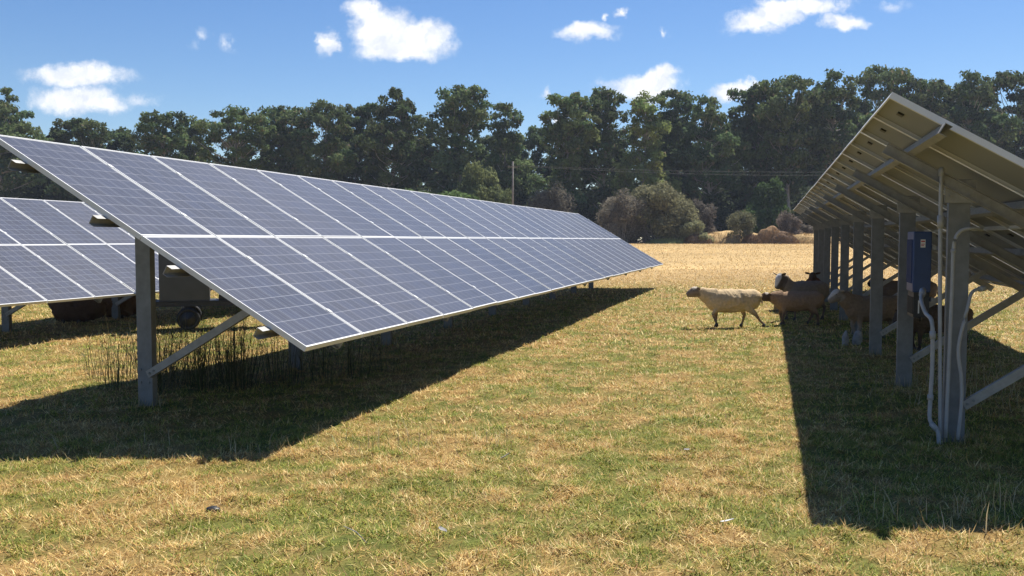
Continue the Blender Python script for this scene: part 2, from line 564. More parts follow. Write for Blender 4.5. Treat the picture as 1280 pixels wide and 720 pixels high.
def build_grass():
    Ps = []; Ls = []; Ws = []; Ts = []; Cs = []; Cl = []
    def zone(y0, y1, dens, ls, ws):
        area = 0.5 * 1.26 * (y1 ** 2 - y0 ** 2) + 1.0 * (y1 - y0)
        n = int(area * dens)
        y = np.sqrt(RNG.random(n) * (y1 ** 2 - y0 ** 2) + y0 ** 2)
        x = (RNG.random(n) * 2 - 1) * (0.63 * y + 0.5)
        # clumping
        cl = fbm(x + 9, y + 3, 9.0, 3)
        keep = RNG.random(n) < np.clip(0.35 + (cl - 0.35) * 2.4, 0.15, 1)
        x = x[keep]; y = y[keep]; n = len(x)
        d = dryness(x, y)
        dry = RNG.random(n) < (0.16 + 0.80 * d)
        z = gz(x, y)
        L = ls * (0.5 + RNG.random(n) ** 2 * 1.4) * np.where(dry, 1.15, 0.8)
        Wd = ws * (0.6 + 0.8 * RNG.random(n)) * np.where(dry, 1.0, 1.15)
        tilt = np.where(dry, R(50) + RNG.random(n) * R(38), R(25) + RNG.random(n) * R(55))
        curl = RNG.normal(0, R(26), n)
        curl = np.where(dry, np.abs(curl) * np.where(RNG.random(n) < .35, -1, .5), np.abs(curl))
        g = np.array([[0.180, 0.225, 0.034], [0.285, 0.305, 0.050], [0.420, 0.385, 0.085]])
        s = np.array([[0.67, 0.47, 0.165], [0.58, 0.365, 0.12], [0.80, 0.63, 0.29], [0.36, 0.20, 0.07]])
        c = np.where(dry[:, None], s[RNG.integers(0, 4, n)], g[RNG.integers(0, 3, n)])
        far = sstep(24, 42, y)[:, None]
        c = c * (1 - far * 0.8) + np.array([0.50, 0.35, 0.16]) * far * 0.8
        c = c * (0.65 + 0.7 * RNG.random(n))[:, None]
        Ps.append(np.stack([x, y, z - 0.004], -1)); Ls.append(L); Ws.append(Wd); Ts.append(tilt); Cs.append(c); Cl.append(curl)
    zone(3.7, 9.0, 260, 0.085, 0.0042)
    zone(3.7, 7.5, 17000, 0.042, 0.0036)
    zone(7.5, 13, 5200, 0.046, 0.0056)
    zone(13, 24, 1300, 0.060, 0.011)
    zone(24, 46, 300, 0.08, 0.022)
    zone(46, 97, 60, 0.09, 0.04)
    P = np.concatenate(Ps); L = np.concatenate(Ls); Wd = np.concatenate(Ws); T = np.concatenate(Ts); C = np.concatenate(Cs); K = np.concatenate(Cl)
    az = RNG.random(len(P)) * 2 * np.pi
    me = blades_mesh('grass', P, L, Wd, az, T, K, np.clip(C, 0, 1))
    me.materials.append(grass_m)
    tag(obj('grass', me), 'short matted straw and green grass blades over the paddock', 'grass', None, 'stuff')


build_grass()

# ------------------------------------------------------------------ solar tables
TH = 0.27297
TAU = 0.53167
U = Vector((math.sin(TH), math.cos(TH), 0))
NN = Vector((math.cos(TH), -math.sin(TH), 0))
S = Vector((NN.x * math.cos(TAU), NN.y * math.cos(TAU), -math.sin(TAU)))   # down the slope
NORM = U.cross(S).normalized()
if NORM.z < 0:
    NORM = -NORM
PW = 1.012; PL = 1.65; SLOPE = 3.32; NCOL = 24
TABLE_RZ = -TH          # local x = across (NN), local y = along (U)
# local frame of a table: x across downslope, y along the row
LS = Vector((math.cos(TAU), 0, -math.sin(TAU)))
LN = Vector((math.sin(TAU), 0, math.cos(TAU)))
LU = Vector((0, 1, 0))


def panel_protos():
    w = 0.992; l = PL; d = 0.042; t = 0.011
    fr = MB()
    # local frame of a panel: u along row, s down slope, n up
    A = (Vector((0, 0, 0)), LU, LS, LN)
    def fb(u0, u1, s0, s1, n0, n1, mi=0):
        fr.box(A[0], A[1], A[2], A[3], u0, u1, s0, s1, n0, n1, mi)
    fb(0, w, 0, t, -d, 0); fb(0, w, l - t, l, -d, 0)
    fb(0, t, t, l - t, -d, 0); fb(w - t, w, t, l - t, -d, 0)
    # inner lip at the bottom of the frame
    fb(t, t + .02, t, l - t, -d, -d + .002); fb(w - t - .02, w - t, t, l - t, -d, -d + .002)
    for sc_ in (.38, 1.27):
        fb(w - .012, w + .032, sc_ - .02, sc_ + .03, -.001, .004)
    frame = fr.mesh('frame')
    frame.materials.append(alu)
    gl = MB()
    def P(u, s, n): return LU * u + LS * s + LN * n
    e = t - 0.001
    gl.add([P(e, e, -.004), P(w - e, e, -.004), P(w - e, l - e, -.004), P(e, l - e, -.004)], [(0, 3, 2, 1)], 0)
    me = gl.mesh('cell_sheet')
    if me.polygons[0].normal.dot(LN) < 0:
        me.flip_normals()
    uvl = me.uv_layers.new(name='UVMap')
    for li in me.loops:
        v = me.vertices[li.vertex_index].co
        u = v.dot(LU); s = v.dot(LS)
        mu = 0.009
        uvl.data[li.index].uv = ((u - e - mu) / (w - 2 * e - 2 * mu) * 6, (s - e - mu) / (l - 2 * e - 2 * mu) * 10)
    me.materials.append(cells_m)
    bk = MB()
    bk.box((0, 0, 0), LU, LS, LN, e, w - e, e, l - e, -.012, -.0055)
    bme = bk.mesh('backsheet'); bme.materials.append(backsheet)
    jb = MB()
    jb.box((0, 0, 0), LU, LS, LN, w / 2 - .04, w / 2 + .04, .12, .165, -.026, -.0125)
    jme = jb.mesh('junction_box'); jme.materials.append(black_pl)
    return frame, me, bme, jme


FRAME, CELLS, BACK, JBOX = panel_protos()


def sag(k, s):
    """slight settling of a table along its length (metres, vertical)"""
    return 0.0


def add_panel(root, k, row):
    p = bpy.data.objects.new('solar_panel', FRAME)
    COL.objects.link(p); p.parent = root
    off = LS * (row * (PL + 0.004)) + LU * (k * PW)
    p.location = off + Vector((random.uniform(-.002, .002), random.uniform(-.003, .003), random.uniform(-.003, .003)))
    p.rotation_euler = (random.uniform(-.0025, .0025), random.uniform(-.002, .002), 0)
    for nm, me in (('cell_sheet', CELLS), ('backsheet', BACK), ('junction_box', JBOX)):
        c = bpy.data.objects.new(nm, me); COL.objects.link(c); c.parent = p
    return p


PUR = (0.38, 1.27, 2.04, 2.94)
PUR_H = 0.075
RAF_H = 0.09


def c_post(h, w=0.155, d=0.07, t=0.006):
    m = MB()
    m.bx(-w / 2, w / 2, 0, t, -0.1, h)
    m.bx(-w / 2, -w / 2 + t, t, d, -0.1, h)
    m.bx(w / 2 - t, w / 2, t, d, -0.1, h)
    m.bx(-w / 2 + t, -w / 2 + .03, d - t, d, -0.1, h)
    m.bx(w / 2 - .03, w / 2 - t, d - t, d, -0.1, h)
    for z in (h - .10, h - .16, .22, .34):
        for sx in (-.045, .045):
            m.loft([(sx, .0, z), (sx, -.011, z)], .012, 6, smooth=False)
    return m


def solar_table(T, label, inset, k0, spacing, nposts=9):
    """T: world position of the upper near corner"""
    base = Vector((T.x, T.y, 0))
    root = empty('solar_table', base, TABLE_RZ)
    tag(root, label, 'solar panels', 'rows of tilted solar panels')
    zt = T.z
    top = Vector((0, 0, zt))
    holder = []
    for row in (0, 1):
        for k in range(NCOL):
            p = add_panel(root, k, row)
            p.location = Vector(p.location) + top
    Ltot = NCOL * PW
    for s in PUR:
        m = MB()
        # C purlin below the panel frames
        o = top + LS * s
        n1 = -0.0435; n0 = n1 - PUR_H
        m.box(o, LU, LS, LN, -.125, Ltot + .12, -.003, .003, n0, n1)
        m.box(o, LU, LS, LN, -.125, Ltot + .12, .003, .05, n1 - .003, n1)
        m.box(o, LU, LS, LN, -.125, Ltot + .12, .003, .05, n0, n0 + .003)
        # clamps along the panel joints
        m.build('purlin', galv, root)
    for i in range(nposts):
        y = k0 + i * spacing
        xp = inset
        # heights
        wp = base + NN * xp + U * y
        g = gzf(wp.x, wp.y)
        sraf = xp / math.cos(TAU)
        zraf = (top + LS * sraf + LN * (-.0435 - PUR_H - RAF_H)).z
        pm = c_post(zraf + .06 - g)
        p = pm.build('post', galv_post, root)
        p.location = (xp, y, g)
        # cap bracket joining the post to the rafter
        b = MB()
        b.bx(xp - .11, xp + .11, y - .02, y - .008, zraf - .12, zraf + .055)
        b.bx(xp - .10, xp + .10, y - .008, y + .075, zraf - .015, zraf - .005)
        for sx in (-.07, .07):
            b.loft([(xp + sx, y - .034, zraf - .06), (xp + sx, y - .019, zraf - .06)], .012, 6, smooth=False)
        b.build('bracket', galv, root)
        r = MB()
        o = top + LU * (y - .03)
        n1 = -.0435 - PUR_H; n0 = n1 - RAF_H
        s0, s1 = .22, 3.20
        r.box(o, LU, LS, LN, .018, .024, s0, s1, n0, n1)
        r.box(o, LU, LS, LN, -.034, .018, s0, s1, n1 - .005, n1)
        r.box(o, LU, LS, LN, -.034, .018, s0, s1, n0, n0 + .005)
        r.build('rafter', galv, root)
        br = MB()
        a = Vector((xp + .06, y - .045, g + .30))
        c = top + LS * 2.42 + LN * (-.0435 - PUR_H - RAF_H + .03)
        c = Vector((c.x, y - .045, c.z))
        d = (c - a).normalized(); t_ = Vector((0, 1, 0)); w_ = d.cross(t_)
        L = (c - a).length
        br.box(a, d, t_, w_, 0, L, -.003, .003, -.034, .034)
        br.box(a, d, t_, w_, 0, L, .003, .045, .028, .034)
        br.box(a, d, t_, w_, 0, L, .003, .045, -.034, -.028)
        b_ = br.build('brace', galv, root)
        if i < 3:
            for q_ in (.03, .08):
                bo = MB()
                c0 = a + d * q_
                bo.loft([c0 - t_ * .003, c0 - t_ * .013], .011, 6, smooth=False)
                bo.build('bolt', galv_post, b_)
    return root


TL = Vector((-4.282, 7.583, CAM_H + 0.872))
TR = Vector((2.507, 6.077, CAM_H + 0.975))
TB = TL - NN * 7.1036 + U * (7.207 - 7 * PW) + Vector((0, 0, -0.115))
solar_table(TL, 'long tilted row of solar panels in the middle, its near end beside tall weeds', 0.69, 0.95, 2.736)
solar_table(TR, 'row of solar panels seen from below on the right, sheep resting in its shade', 0.66, 1.30, 2.736)
solar_table(TB, 'solar panel row farthest left, partly hidden behind the middle row', 0.69, 0.95, 2.736)

# ------------------------------------------------------------------ inverter and conduits on the right row


def loc_r(x, y, z):
    """a point given across, along, up in the right table's frame"""
    return Vector((TR.x, TR.y, 0)) + NN * x + U * y + Vector((0, 0, z))


P1 = (0.66, 1.30); P2 = (0.66, 1.30 + 2.736)


def inverter():
    base = loc_r(P2[0] + .05, P2[1] - .48, 0)
    g = gzf(base.x, base.y)
    root = empty('inverter', (base.x, base.y, .80), TABLE_RZ)
    tag(root, 'tall blue inverter box with dark lower housing mounted near a post', 'inverter')
    # local x across, y along
    b = MB()
    b.bx(-.085, .085, -.20, .22, .25, .86)
    o = b.build('casing', blue_m, root)
    bv = o.modifiers.new('bevel', 'BEVEL'); bv.width = .012; bv.segments = 3
    m = MB()
    m.bx(-.072, .075, -.19, .21, .0, .249)
    for k in range(9):
        m.bx(-.079, -.072, -.17 + k * .042, -.155 + k * .042, .03, .2)
    m.build('lower_housing', darkbox, root)
    s = MB(); s.bx(-.02, .025, -.2025, -.2003, .70, .78)
    st = s.build('sticker', white_m, root)
    s = MB(); s.bx(-.015, .020, -.204, -.2027, .755, .768)
    s.bx(-.015, .012, -.204, -.2027, .715, .722); s.bx(-.015, .018, -.204, -.2027, .73, .737)
    s.build('print', red_m, st)
    s = MB(); s.bx(-.03, -.018, -.197, -.1905, .04, .17)
    s.build('status_strip', white_m, root)
    for k in range(8):
        f_ = MB(); f_.bx(-.098, -.0855, -.15 + k * .042, -.142 + k * .042, .34, .78)
        f_.build('cooling_fin', blue_m, root)
    for yy in (-.12, -.05, .02, .09):
        g_ = MB(); g_.loft([(0, yy, -.045), (0, yy, .001)], .016, 8)
        g_.build('cable_gland', black_pl, root)
    for z in (.18, .70):
        r = MB()
        r.bx(.0855, .115, -.25, .60, z - .02, z + .02)
        r.build('mounting_rail', galv, root)


inverter()


def pipe(name, label, pts, rad, mat=conduit_m, fit=(), cat='conduit'):
    root = empty(name, loc_r(*pts[-1]), TABLE_RZ)
    o0 = loc_r(*pts[-1])
    tag(root, label, cat)
    def L(p): return Vector((p[0] - pts[-1][0], p[1] - pts[-1][1], p[2] - pts[-1][2]))
    m = MB(); path = bezier_path([L(p) for p in pts], 6)
    m.loft(path, rad, 10)
    m.build('pipe', mat, root)
    for i, r_, h in fit:
        a = path[int(i * (len(path) - 1))]; b = path[min(len(path) - 1, int(i * (len(path) - 1)) + 1)]
        d = (b - a).normalized()
        c = MB(); c.loft([a - d * h, a + d * h], r_, 10)
        c.build('coupling', mat, root)
    # saddle clips
    return root


YF = P1[1] - .05
X0 = P1[0]
pipe('conduit', 'thick straight grey conduit running down left of the nearest right-hand post',
     [(X0 - .145, YF, 2.14), (X0 - .145, YF, 1.9), (X0 - .14, YF, 1.5), (X0 - .13, YF, 1.0), (X0 - .12, YF - .01, .5), (X0 - .11, YF - .02, .03)],
     .015, fit=((.05, .022, .03), (.32, .024, .05)))
pipe('conduit', 'grey conduit arching over from behind the nearest right-hand post',
     [(X0 + .16, YF + .05, 1.655), (X0 + .08, YF - .03, 1.665), (X0 - .01, YF - .04, 1.64), (X0 - .05, YF - .04, 1.53), (X0 - .055, YF - .04, 1.2), (X0 - .065, YF - .04, .6), (X0 - .075, YF - .04, .03)],
     .014, fit=((.55, .02, .012),))
pipe('conduit', 'crooked grey flexible conduit on the right side of the nearest post',
     [(X0 + .20, YF + .10, 1.20), (X0 + .10, YF + .02, 1.17), (X0 + .06, YF - .03, 1.05), (X0 + .01, YF - .05, .83), (X0 + .0, YF - .05, .68), (X0 + .025, YF - .05, .50), (X0 + .03, YF - .05, .30), (X0 + .01, YF - .05, .02)],
     .013, fit=((.03, .022, .03),))
pipe('conduit', 'grey conduit with joints and an elbow running from under the inverter to the ground',
     [(X0 - .20, P1[1] + .35, 1.14), (X0 - .23, P1[1] + .2, 1.08), (X0 - .21, P1[1] + .1, .99), (X0 - .185, YF, .92), (X0 - .18, YF - .02, .6), (X0 - .19, YF - .03, .3), (X0 - .19, YF - .05, .16), (X0 - .14, YF - .09, .08), (X0 - .13, YF - .10, -.02)],
     .016, fit=((0.0, .026, .05), (.42, .023, .03), (.62, .023, .02), (.82, .022, .03)))

# ------------------------------------------------------------------ trailer between the rows, left


def trailer():
    x, y = -5.72, 16.0
    g = gzf(x, y)
    root = empty('equipment_trailer', (x, y, g), R(17))
    tag(root, 'small dark trailer carrying a grey box, in the shade left of the middle row', 'trailer')
    b = MB(); b.bx(-.42, .40, -.30, .30, .50, 1.46)
    b.bx(-.44, .42, -.32, .32, 1.46, 1.49)
    o = b.build('cabinet', cabinet_m, root)
    m = MB()
    m.bar((-.55, -.30, .44), (1.55, -.30, .44), .05, .07); m.bar((-.55, .30, .44), (1.55, .30, .44), .05, .07)
    for xx in (-.52, .1, .75, 1.5):
        m.bar((xx, -.30, .48), (xx, .30, .48), .05, .05)
    m.bx(-.55, 1.5, -.32, .32, .48, .497)
    m.bar((1.55, -.3, .44), (2.3, 0, .44), .05, .06); m.bar((1.55, .3, .44), (2.3, 0, .44), .05, .06)
    m.build('chassis', darkbox, root)
    for yy in (-.42, .42):
        w = MB()
        pts = []
        for k in range(25):
            a = 2 * math.pi * k / 24
            pts.append((.05 + .16 * math.cos(a), yy, .20 + .16 * math.sin(a)))
        w.loft(pts, [(.035, .04)] * 25, 8, cap=False, ref=(0, 1, 0))
        wh = w.build('wheel', rubber_m, root)
        r = MB(); r.loft([(.05, yy - .03, .20), (.05, yy + .03, .20)], .13, 18)
        r.loft([(.05, yy - .05, .20), (.05, yy + .05, .20)], .035, 10)
        r.build('rim', darkbox, wh)
    r = MB()
    r.bx(.55, 1.25, -.28, .26, .50, .60)
    r.bar((.47, -.28, .5), (.47, -.28, .98), .03, .03); r.bar((.47, .28, .5), (.47, .28, .98), .03, .03); r.bar((.47, -.28, .97), (.47, .28, .97), .03, .03)
    r.build('rack', darkbox, root)
    h = empty('hose_reel', Vector((x, y, g)) + Matrix.Rotation(R(17), 3, 'Z') @ Vector((.72, -.05, .602)), R(17))
    tag(h, 'coil of black hose standing on the small trailer', 'hose')
    for j in range(4):
        c = MB()
        pts = [(.0 + .17 * math.cos(2 * math.pi * k / 22), -.05 + j * .035, .2 + .17 * math.sin(2 * math.pi * k / 22)) for k in range(23)]
        c.loft(pts, .018, 7, cap=False, ref=(0, 1, 0))
        c.build('hose_loop', black_pl, h)
    s = MB(); s.bx(-.12, .12, -.08, .10, 0, .04)
    s.build('stand', galv, h)


trailer()

# ------------------------------------------------------------------ sheep


def remeshed(mb, voxel):
    me = mb.mesh('body_raw')
    o = bpy.data.objects.new('tmp_body', me)
    COL.objects.link(o)
    r = o.modifiers.new('r', 'REMESH'); r.mode = 'VOXEL'; r.voxel_size = voxel; r.use_smooth_shade = True
    s = o.modifiers.new('s', 'SMOOTH'); s.factor = 0.6; s.iterations = 6
    bpy.context.view_layer.update()
    dg = bpy.context.evaluated_depsgraph_get()
    nm = bpy.data.meshes.new_from_object(o.evaluated_get(dg))
    bpy.data.objects.remove(o); bpy.data.meshes.remove(me)
    nm.polygons.foreach_set('use_smooth', np.ones(len(nm.polygons), bool))
    return nm


def sheep(loc, rz, label, pose, cols, scale=1.0, group='sheep under and beside the panels'):
    """faces local +x; pose: neck (end point), muzzle, legs [(front near)...], lying"""
    x, y = loc
    root = empty('sheep', (x, y, gzf(x, y)), rz)
    root.scale = (scale,) * 3
    tag(root, label, 'sheep', group)
    lz = pose.get('drop', 0.0)
    b = MB()
    # trunk: deep chest, belly rising to the flank, level back, sloping rump
    fat = pose.get('fat', 1.0)
    trunk = [(-.53, .50, .045, .05), (-.50, .51, .10, .12), (-.43, .51, .150, .165), (-.32, .505, .172, .190), (-.18, .49, .185, .20), (0.0, .475, .192, .208),
             (.16, .475, .182, .205), (.28, .485, .160, .195), (.37, .505, .125, .165), (.43, .53, .08, .11)]
    b.loft([(a, 0, z - lz) for a, z, w, h in trunk], [(w * fat, h * (0.5 + 0.5 * fat)) for a, z, w, h in trunk], 18)
    # neck
    ne = Vector(pose['poll']); mz = Vector(pose['muzzle'])
    n0 = Vector((.30, 0, .54 - lz))
    n1 = n0.lerp(ne, .5) + Vector((.02, 0, -.015))
    b.loft([n0, n1, ne + Vector((-.02, 0, -.01))], [(.13, .18), (.10, .135), (.075, .095)], 14)
    # head: wide brow, cheeks, tapering muzzle
    d = (mz - ne)
    up = Vector((0, 0, 1)); side = d.cross(up).normalized(); upv = side.cross(d).normalized()
    q = [ne - d * .12, ne + d * .08, ne + d * .3, ne + d * .55, ne + d * .8, ne + d * 1.0]
    rr = [(.055, .065), (.078, .092), (.078, .100), (.064, .084), (.052, .064), (.034, .040)]
    b.loft(q, rr, 14)
    # legs
    hooves = []
    for (hip, knee, hock, foot, kind) in pose['legs']:
        hip = Vector(hip); knee = Vector(knee); hock = Vector(hock); foot = Vector(foot)
        if kind == 'h':
            b.loft([hip, knee, hock, hock.lerp(foot, .5), foot + Vector((0, 0, .045))],
                   [(.085, .125), (.055, .085), (.028, .036), (.021, .024), (.022, .024)], 12, ref=(1, 0, 0))
        else:
            b.loft([hip, knee, hock, hock.lerp(foot, .5), foot + Vector((0, 0, .045))],
                   [(.065, .085), (.042, .052), (.028, .031), (.020, .022), (.022, .024)], 12, ref=(1, 0, 0))
        hooves.append(foot)
    # tail
    b.loft([(-.50, 0, .60 - lz), (-.55, 0, .56 - lz), (-.565, 0, .47 - lz), (-.56, 0, .40 - lz)], [.03, .028, .022, .012], 8)
    me = remeshed(b, .0135)
    n = len(me.vertices)
    co = np.empty(n * 3, np.float32); me.vertices.foreach_get('co', co); co = co.reshape(-1, 3)
    # wool is lumpy
    nzv = fbm(co[:, 0] * 7 + co[:, 1] * 3, co[:, 2] * 7 + co[:, 1] * 5, 1.6, 3) - .5
    trunkmask = (sstep(.24, .34, co[:, 2] + lz) * (1 - sstep(.40, .56, co[:, 0])))[:, None]
    cen = np.array([0, 0, .48 - lz])
    dirv = co - cen; dirv /= np.linalg.norm(dirv, axis=1)[:, None] + 1e-6
    co2 = co + dirv * (nzv[:, None] * .06) * trunkmask
    me.vertices.foreach_set('co', co2.astype(np.float32).ravel())
    fleece, face, leg, blaze = [np.array(c) for c in cols]
    f = np.repeat(fleece[None], n, 0)
    lm = (1 - sstep(.20, .33, co[:, 2] + lz))[:, None]
    f = f * (1 - lm) + leg * lm
    # head mask by distance to head axis
    nev = np.array(ne); dv = np.array(d); L2 = dv @ dv
    tt = ((co - nev) @ dv) / L2
    near = np.linalg.norm(co - (nev + np.clip(tt, 0, 1)[:, None] * dv), axis=1)
    hm = (sstep(-.12, .05, tt) * (1 - sstep(.11, .13, near)))[:, None]
    f = f * (1 - hm) + face * hm
    upn = ((co - nev) @ np.array(upv))
    bm = (hm[:, 0] * sstep(.035, .055, upn) * pose.get('blaze', 1.0))[:, None]
    if pose.get('blaze_lo') is not None:
        bm = bm * (1 - sstep(pose['blaze_lo'], pose['blaze_lo'] + .1, tt))[:, None]
    f = f * (1 - bm) + blaze * bm
    patch = fbm(co[:, 0] + 5, co[:, 2] + co[:, 1] * .5, 5.0, 3)[:, None]
    f = f * (0.86 + .28 * patch)
    set_col(me, np.clip(f, 0, 1))
    me.materials.append(fleece_m)
    body = obj('body', me, None, root)
    # ears
    for sgn in (-1, 1):
        e = MB()
        a = ne + d * .06 + side * (sgn * .055) + upv * .045
        out = (side * sgn * .95 + upv * pose.get('ear_up', -.05) - d.normalized() * .35).normalized()
        e.loft([a, a + out * .04, a + out * .085, a + out * .12], [(.012, .008), (.032, .009), (.028, .008), (.006, .004)], 8, ref=tuple(d.normalized()))
        em = e.mesh('ear')
        set_col(em, np.repeat(face[None] * 1.05, len(em.vertices), 0))
        em.materials.append(fleece_m)
        obj('ear', em, None, root)
        e = MB()
        c = ne + d * .36 + side * (sgn * .060) + upv * .030
        e.loft([c - side * .006 * sgn, c + side * .004 * sgn, c + side * .009 * sgn], [.016, .013, .004], 8)
        e.build('eye', eye_m, root)
    for foot in hooves:
        h = MB()
        h.loft([foot + Vector((0, 0, .06)), foot + Vector((.006, 0, .03)), foot + Vector((.014, 0, .0))], [(.022, .024), (.028, .031), (.030, .038)], 10, ref=(1, 0, 0))
        h.build('hoof', hoof_m, root)
    return root


def std_legs(walk=0.0, lz=0.0):
    return [((.27, .09, .46), (.27, .10, .34), (.28, .10, .20), (.27 + walk * .10, .10, 0), 'f'),
            ((.27, -.09, .46), (.28, -.10, .34), (.30, -.10, .20), (.28 - walk * .10, -.10, 0), 'f'),
            ((-.34, .09, .48), (-.28, .11, .36), (-.40, .11, .22), (-.36 - walk * .12, .11, 0), 'h'),
            ((-.34, -.09, .48), (-.27, -.11, .36), (-.36, -.11, .22), (-.32 + walk * .12, -.11, 0), 'h')]


CREAM = ((.63, .48, .29), (.26, .20, .15), (.28, .20, .13), (.66, .56, .42))
BROWN = ((.31, .21, .135), (.10, .07, .05), (.15, .10, .07), (.60, .52, .42))
DARK = ((.16, .12, .09), (.03, .024, .02), (.04, .03, .024), (.16, .13, .11))
GREYS = ((.25, .205, .16), (.11, .09, .075), (.15, .12, .10), (.62, .60, .56))
TAN_SHADED = ((.25, .185, .125), (.28, .25, .22), (.30, .26, .22), (.58, .54, .48))  # fleece darkened: shade under the right row is put into the colour

# walking ewe in the sun (heading to the left of the photograph)
walk_legs = [((.27, .09, .46), (.26, .10, .35), (.35, .10, .25), (.27, .10, .03), 'f'),      # lifted fore leg
             ((.27, -.09, .46), (.25, -.10, .34), (.245, -.10, .19), (.235, -.10, 0), 'f'),
             ((-.33, .09, .48), (-.27, .11, .36), (-.42, .11, .24), (-.57, .11, .02), 'h'),   # trailing hind leg
             ((-.33, -.09, .48), (-.20, -.11, .36), (-.27, -.11, .22), (-.22, -.11, 0), 'h')]
sheep((3.93, 16.35), R(180), 'cream shorn sheep walking left in full sun, ahead of the others',
      dict(poll=(.60, 0, .665), muzzle=(.80, 0, .585), legs=walk_legs, blaze=1.0, blaze_lo=.35, ear_up=-.1, fat=1.06), CREAM, 1.0)
sheep((5.26, 16.85), R(176), 'brown sheep with a white-topped head, following with its rear in the shade',
      dict(poll=(.56, 0, .585), muzzle=(.77, 0, .535), legs=std_legs(.5), blaze=1.0, blaze_lo=.25, ear_up=-.1), BROWN, .90)
sheep((5.75, 18.0), R(205), 'dark grey sheep with a pale face looking down behind the brown sheep',
      dict(poll=(.50, 0, .80), muzzle=(.61, 0, .57), legs=std_legs(0), blaze=1.0, ear_up=.25, fat=1.1), GREYS, 1.10)
sheep((5.78, 14.55), R(186), 'brown sheep with a pale head standing between the right-hand posts',
      dict(poll=(.56, 0, .735), muzzle=(.74, 0, .60), legs=std_legs(.8), blaze=1.0, ear_up=-.1), TAN_SHADED, 1.02)
sheep((8.05, 18.6), R(170), 'dark sheep behind the posts, farthest right in the back of the shade',
      dict(poll=(.52, 0, .70), muzzle=(.70, 0, .60), legs=std_legs(0), blaze=.3, fat=1.1), DARK, 1.08)
sheep((7.0, 21.2), R(250), 'reddish brown sheep seen in a gap between the middle right-hand posts',
      dict(poll=(.52, 0, .76), muzzle=(.68, 0, .64), legs=std_legs(.2), blaze=.2), ((.16, .075, .04), (.08, .045, .03), (.08, .05, .035), (.2, .15, .1)), 1.05)
sheep((6.1, 13.1), R(182), 'dark brown sheep, fleece darkened further for shade, half hidden behind the nearest right-hand post and the inverter',
      dict(poll=(.50, 0, .56), muzzle=(.62, 0, .38), legs=std_legs(.2), blaze=.3), ((.11, .08, .055), (.05, .04, .03), (.07, .05, .04), (.2, .17, .14)), .98)  # fleece deeper than its own brown, panel shade painted in
LIE = [((.25, .09, .22), (.36, .11, .13), (.34, .11, .06), (.20, .12, .0), 'f'), ((.25, -.09, .22), (.37, -.11, .13), (.36, -.12, .06), (.22, -.13, .0), 'f'),
       ((-.32, .09, .24), (-.14, .15, .16), (-.30, .17, .07), (-.12, .18, .0), 'h'), ((-.32, -.09, .24), (-.13, -.15, .16), (-.29, -.17, .07), (-.11, -.18, .0), 'h')]
sheep((-8.25, 17.3), R(178), 'dark brown sheep lying down under the far left panel row',
      dict(poll=(.54, 0, .50), muzzle=(.72, 0, .40), legs=LIE, drop=.25, blaze=.2, fat=1.1), ((.10, .06, .04), (.04, .03, .025), (.05, .035, .03), (.1, .08, .06)), 1.02, 'sheep under the far left row')
sheep((-8.0, 18.5), R(190), 'reddish brown sheep lying just behind the darker one, under the far left row',
      dict(poll=(.54, 0, .50), muzzle=(.72, 0, .40), legs=LIE, drop=.25, blaze=.2, fat=1.15), ((.17, .095, .05), (.07, .045, .03), (.08, .05, .035), (.15, .1, .08)), 1.12, 'sheep under the far left row')

# dark bucket behind the sheep, and two pale stones


def bucket():
    x, y = 6.05, 20.0
    g = gzf(x, y)
    root = empty('feed_bucket', (x, y, g))
    tag(root, 'dark square feed tub standing on the grass beside the grey sheep', 'tub')
    m = MB()
    for (x0, x1, y0, y1) in ((-.24, .24, -.22, -.20), (-.24, .24, .20, .22), (-.24, -.22, -.20, .20), (.22, .24, -.20, .20)):
        m.bx(x0, x1, y0, y1, 0, .42)
    m.bx(-.22, .22, -.20, .20, 0, .02)
    m.build('tub_wall', black_pl, root)
    m = MB()
    for (x0, x1, y0, y1) in ((-.27, .27, -.25, -.2205), (-.27, .27, .2205, .25), (-.27, -.2405, -.2205, .2205), (.2405, .27, -.2205, .2205)):
        m.bx(x0, x1, y0, y1, .38, .43)
    m.build('rim', black_pl, root)


bucket()


def rock(name, label, loc, r, mat, cat, group=None, rot=0.0, seed=0, lift=0.0):
    rg = random.Random(seed)
    m = MB()
    nseg, nr = 14, 9
    vs = []; fs = []
    for i in range(nr):
        ph = math.pi * i / (nr - 1)
        for k in range(nseg):
            a = 2 * math.pi * k / nseg
            q = 1 + .25 * (float(fbm(math.cos(a) * 2 + seed * 3, math.sin(a) * 2 + ph * 2, 1.3, 3)) - .5) * 2
            vs.append((r[0] * q * math.sin(ph) * math.cos(a), r[1] * q * math.sin(ph) * math.sin(a), r[2] * math.cos(ph) * q))
    for i in range(nr - 1):
        for k in range(nseg):
            fs.append((i * nseg + k, (i + 1) * nseg + k, (i + 1) * nseg + (k + 1) % nseg, i * nseg + (k + 1) % nseg))
    m.add(vs, fs, 0, True)
    o = m.build(name, mat)
    x, y = loc
    o.location = (x, y, gzf(x, y) + r[2] * .45 + lift)
    o.rotation_euler = (0, rot, seed)
    tag(o, label, cat, group)
    return o


